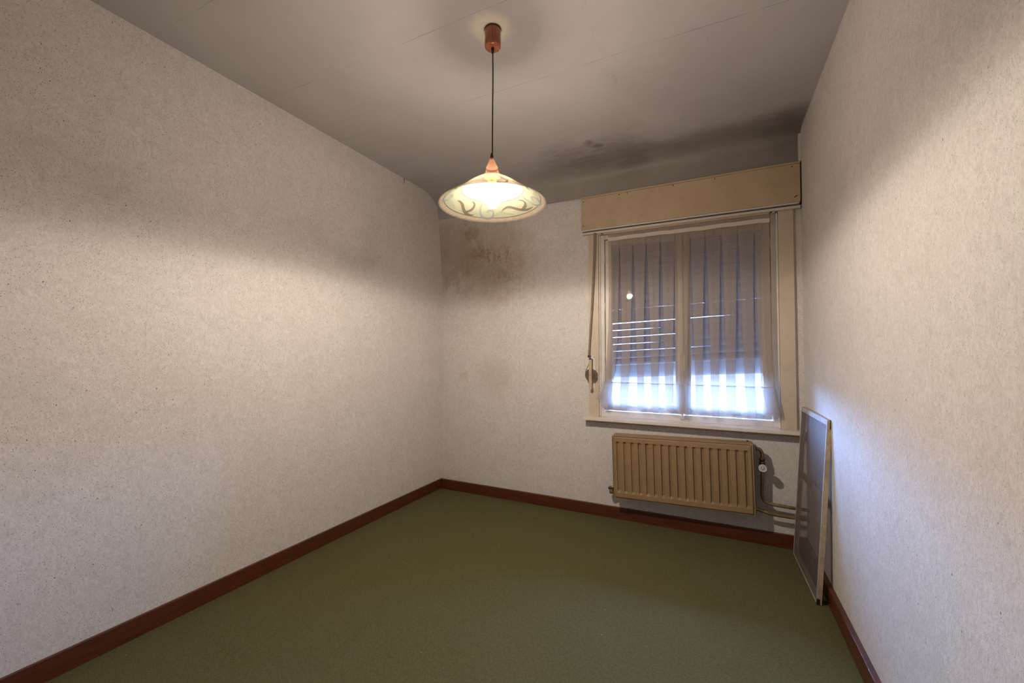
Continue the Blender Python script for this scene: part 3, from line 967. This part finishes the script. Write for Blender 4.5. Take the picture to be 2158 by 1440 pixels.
lathe(bm, [(.012, -.026), (.0205, -.028), (.0215, -.040), (.0235, -.052), (.0245, -.060), (.0235, -.064), (.0195, -.065), (.0185, -.0625), (.0155, -.0625), (.0145, -.0655), (.0115, -.066), (.0105, -.0630), (.006, -.0632), (.005, -.068), (.0001, -.0685)], 28, (0.002, 0, 0), 'y')
kn = link('knob', bm, 'knob', vt)
kn.rotation_euler = (R(-9), 0, R(-4))
bm = bmesh.new()
for k in range(10):
    a_ = 2 * PI * k / 10
    box(bm, -.001 + .0082 * math.cos(a_ + .3), .001 + .0082 * math.cos(a_ + .3), -.0650, -.0628, -.001 + .0082 * math.sin(a_ + .3), .001 + .0082 * math.sin(a_ + .3))
link('knob_marks', bm, 'black', kn, loc=(0.002, 0, 0))

loc = (0.275, 3.15, 0.49)
bm = pipe_thing('', '', '', [(0.2755, 3.15, .497), (0.274, 3.15, .44), (0.2715, 3.15, .37), (0.272, 3.15, .335), (0.283, 3.15, .305), (0.308, 3.15, .288), (0.35, 3.15, .283), (0.45, 3.15, .279), (XR + .004, 3.15, .277)], .0105, loc)
o = link('heating_pipe', bm, 'pipe', loc=loc)
tag(o, 'upper bronze heating pipe bending down from the knobbed valve to the right wall', 'pipe')
loc = (0.24, 3.14, 0.24)
bm = pipe_thing('', '', '', [(0.19, 3.150, .243), (0.246, 3.148, .240), (0.29, 3.146, .230), (0.333, 3.148, .222), (0.38, 3.150, .2195), (0.45, 3.15, .219), (XR + .004, 3.15, .218)], .0105, loc)
o = link('heating_pipe', bm, 'pipe', loc=loc)
tag(o, 'lower bronze heating pipe emerging from behind the bottom of the radiator', 'pipe')

# ------------------------------------------------------------------ INSECT SCREEN leaning on the right wall
A = Vector((0.449, 2.557, 0.0)); B = Vector((0.434, 3.133, 0.0))
W = (B - A).length
ux = (B - A).normalized()
lean = 0.060
Hs = 0.924
uz = Vector((lean / Hs, 0, 1)).normalized()
uy = uz.cross(ux).normalized()            # pointing to +x-ish side
if uy.x < 0: uy = -uy
isn = thing('insect_screen', 'tall narrow framed insect screen with dark dusty gauze leaning against the right wall', 'window screen', tuple(A))
Mx = Matrix((ux, uy, uz)).transposed().to_4x4()
Mx.translation = A
isn.matrix_world = Mx
T_ = .020; FWd = .030
def sc(name, b, mat, bev=.0015):
    return link(name, BM(b, bev=bev), mat, isn)
sc('stile', (0, FWd, 0.001, T_, 0.002, Hs), 'frame_wood')
sc('stile', (W - FWd, W, 0.001, T_, 0.002, Hs), 'frame_wood')
sc('rail', (FWd, W - FWd, 0.001, T_, 0.002, FWd), 'frame_wood')
sc('rail', (FWd, W - FWd, 0.001, T_, Hs - FWd, Hs), 'frame_wood')
sc('rail', (FWd, W - FWd, 0.004, T_, 0.50, 0.53), 'frame_wood')
bm = bmesh.new()
box(bm, 0.0, W, -.0018, .0008, Hs - .027, Hs - .001)
box(bm, 0.0, .012, -.0018, .0008, 0.004, Hs - .027)
box(bm, W - .010, W, -.0018, .0008, 0.004, Hs - .027)
box(bm, 0.012, W - .010, -.0018, .0008, 0.004, .012)
link('edge_tape', bm, 'frame_face', isn)
bm = bmesh.new()
g = [[bm.verts.new((lerp(.012, W - .010, i / 12), -.0008 + .0004 * math.sin(i * 1.7 + j), lerp(.012, Hs - .028, j / 16))) for i in range(13)] for j in range(17)]
for j in range(16):
    for i in range(12):
        f = bm.faces.new((g[j][i], g[j][i + 1], g[j + 1][i + 1], g[j + 1][i])); f.smooth = True
link('gauze', bm, 'gauze', isn)
bm = bmesh.new()
lathe(bm, [(.0001, -.004), (.004, -.0035), (.005, 0)], 10, (0, 0, 0), 'x')
box(bm, -.0035, .0, -.004, .006, -.012, .002)
link('corner_bracket', BM((-.0015, .008, .010, T_ + .001, Hs - .045, Hs + .001), bev=.0005), 'pipe_dark', isn)
link('worn_corner', BM((-.001, .010, -.0022, .012, .0, .030), bev=.002), 'black', isn)

# ------------------------------------------------------------------ PENDANT LAMP
LX, LY = -0.879, 1.597
pd = thing('pendant_lamp', 'hanging glass pendant lamp with painted scroll shade and lit bulb under a wooden canopy', 'lamp', (LX, LY, H))
bm = bmesh.new()
lathe(bm, [(.0001, -.0865), (.010, -.0865), (.030, -.0855), (.0345, -.083), (.0365, -.078), (.0368, -.06), (.0368, -.009), (.0365, -.006)], 48)
can = link('ceiling_canopy', bm, 'teak', pd)
bm = bmesh.new()
lathe(bm, [(.0372, -.007), (.0376, -.004), (.0376, .002)], 48)
link('canopy_ring', bm, 'black', can)
bm = bmesh.new()
lathe(bm, [(.0085, -.085), (.0075, -.090), (.0055, -.108), (.003, -.112)], 20)
link('cord_grip', bm, 'black', can)
ZT = 2.141 - H
bm = bmesh.new()
tube(bm, [(0, 0, -.10), (0.0015, 0, -.22), (0.0005, 0, -.36), (0, 0, -.48), (0, 0, ZT)], .0030, 10, n=6)
link('cord', bm, 'cord', pd)
# everything below the cord, tilted a touch
hd = Vector((0, 0, 0))
tilt = Matrix.Translation((0, 0, 2.0 - H)) @ Matrix.Rotation(R(-1.2), 4, 'Y') @ Matrix.Translation((0, 0, -(2.0 - H)))
def lamp_part(name, bm, mats, parent=None):
    bmesh.ops.transform(bm, matrix=tilt, verts=bm.verts)
    return link(name, bm, mats, parent or pd, recalc=False)
bm = bmesh.new()
lathe(bm, [(.0035, 2.148 - H), (.0052, 2.145 - H), (.0072, 2.130 - H), (.0078, 2.124 - H)], 20)
lamp_part('cord_bush', bm, 'cord')
bm = bmesh.new()
lathe(bm, [(.0070, 2.127 - H), (.0105, 2.118 - H), (.0160, 2.104 - H), (.0225, 2.088 - H), (.0262, 2.083 - H), (.0270, 2.080 - H), (.0258, 2.077 - H), (.0275, 2.070 - H), (.0315, 2.057 - H), (.0360, 2.046 - H), (.0385, 2.040 - H), (.0385, 2.036 - H), (.020, 2.033 - H)], 40)
lamp_part('shade_cap', bm, 'cap')
# shade profile z(r)
sp = [(.030, 2.0375), (.050, 2.0335), (.080, 2.0180), (.110, 1.9985), (.137, 1.9770), (.165, 1.9590), (.200, 1.9360), (.2375, 1.9120)]
def zs_(r): return interp(sp, r)
outer = [(.030, 2.0375), (.040, 2.0360), (.050, 2.0335), (.065, 2.0263), (.080, 2.0180), (.095, 2.0088), (.110, 1.9985), (.124, 1.9880), (.137, 1.9770), (.1395, 1.9755), (.165, 1.9590), (.185, 1.946), (.2125, 1.9280), (.216, 1.9257), (.233, 1.9150), (.2350, 1.9138), (.2375, 1.9120)]
prof = [(r, z + .003 - H) for r, z in outer] + [(.2380, 1.9120 - H)] + [(r, z - H) for r, z in reversed(outer)]
mi = []
no = len(outer)
for k in range(len(prof) - 1):
    rm = (prof[k][0] + prof[k + 1][0]) / 2
    inner = k >= no
    if not inner: mi.append(6)
    elif rm < .137: mi.append(0)
    elif rm < .1395: mi.append(3)
    elif rm < .2125: mi.append(1)
    elif rm < .216: mi.append(3)
    elif rm < .233: mi.append(2)
    elif rm < .2350: mi.append(3)
    else: mi.append(2)
bm = bmesh.new()
lathe(bm, prof, 96, (0, 0, 0), 'z', mi)
# painted scrolls on the inner face
def ribbon(pts, widths, mi_, rot=0.0, off=.0006):
    P_ = [Vector((r * math.cos(R(a + rot)), r * math.sin(R(a + rot)), 0)) for a, r in pts]
    C_ = catmull(P_, 7)
    prev = None
    for i, p_ in enumerate(C_):
        t = (C_[min(i + 1, len(C_) - 1)] - C_[max(i - 1, 0)])
        t.z = 0
        t = t.normalized() if t.length > 0 else Vector((1, 0, 0))
        nrm = Vector((-t.y, t.x, 0))
        s_ = i / (len(C_) - 1) * (len(widths) - 1)
        k = min(int(s_), len(widths) - 2)
        wd = lerp(widths[k], widths[k + 1], s_ - k)
        cur = []
        for sg in (-1, 0, 1):
            v = p_ + nrm * (wd * sg)
            rr = math.hypot(v.x, v.y)
            cur.append(bm.verts.new((v.x, v.y, zs_(rr) - H - off)))
        if prev:
            for a, b in ((0, 1), (1, 2)):
                f = bm.faces.new((prev[a], prev[b], cur[b], cur[a])); f.material_index = mi_; f.smooth = True
        prev = cur
scroll = [(123.6, .085), (131.4, .1102), (137.5, .1446), (138.6, .172), (135.6, .1983), (129.8, .214), (123.7, .216), (118.5, .2045), (117.5, .1839), (121.7, .1760), (125.8, .1781), (125.5, .1866)]
scw = [.0008, .0030, .0045, .0045, .0045, .0045, .0045, .0048, .0048, .0045, .0050, .0050]
flL = [(-171.1 + 360, .1724), (-176.4 + 360, .167), (173.1, .1738), (164.7, .191), (158.3, .2032), (151.8, .2092), (144.6, .2049)]
flLb = [(158.5, .200), (154.6, .1903), (151.6, .1795), (150.9, .1614), (154.9, .1486), (160.6, .1453)]
flR = [(104.8, .1834), (98.6, .1698), (89.9, .1665), (82.3, .1778), (74.3, .1911), (64.2, .2014), (50.8, .2035)]
flRb = [(72.5, .195), (66.5, .1893), (61.3, .1830), (56.5, .1713), (58.1, .158), (66.9, .1467)]
flw = [.0006, .0035, .0060, .0065, .0070, .0055, .0006]
flwb = [.0060, .0065, .0062, .0052, .0034, .0006]
for r_ in (0, 90, 180, 270):
    # pale leaves behind
    ribbon([(118 + r_, .208), (108 + r_, .190), (98 + r_, .196), (88 + r_, .205)], [.001, .008, .007, .001], 5, off=.0004)
    ribbon([(150 + r_, .150), (142 + r_, .160), (136 + r_, .150)], [.001, .007, .001], 5, off=.0004)
    ribbon(scroll, scw, 4, r_)
    ribbon([(144.4 + r_, .1500), (139.5 + r_, .1450), (135.5 + r_, .1389)], [.0005, .0022, .0035], 4)
for r_ in (0, 180):
    ribbon(flL, flw, 3, r_); ribbon(flLb, flwb, 3, r_, .0007)
    ribbon(flR, flw, 3, r_); ribbon(flRb, flwb, 3, r_, .0007)
bmesh.ops.recalc_face_normals(bm, faces=bm.faces)
lamp_part('lamp_shade', bm, ['sh_dome', 'sh_green', 'sh_cream', 'sh_olive', 'sh_grey', 'sh_leaf', 'sh_outer'])
# socket and bulb
bm = bmesh.new()
lathe(bm, [(.0001, 2.036 - H), (.0190, 2.035 - H), (.0200, 2.000 - H), (.0220, 1.998 - H), (.0225, 1.990 - H), (.0220, 1.984 - H), (.0200, 1.981 - H), (.0150, 1.980 - H), (.0150, 2.000 - H)], 32)
lamp_part('bulb_socket', bm, 'socket')
bm = bmesh.new()
prof = [(.0125, 1.982 - H), (.0135, 1.974 - H), (.0170, 1.964 - H), (.0235, 1.953 - H), (.0285, 1.943 - H), (.0305, 1.932 - H), (.0295, 1.921 - H), (.0255, 1.911 - H), (.0180, 1.9045 - H), (.009, 1.9015 - H), (.0001, 1.901 - H)]
lathe(bm, prof, 36)
lb_ = lamp_part('light_bulb', bm, 'bulb')
bm = bmesh.new()
bmesh.ops.create_uvsphere(bm, u_segments=16, v_segments=10, radius=0.013, matrix=Matrix.Translation((0, 0, 1.936 - H)))
lamp_part('filament', bm, 'filament', lb_)
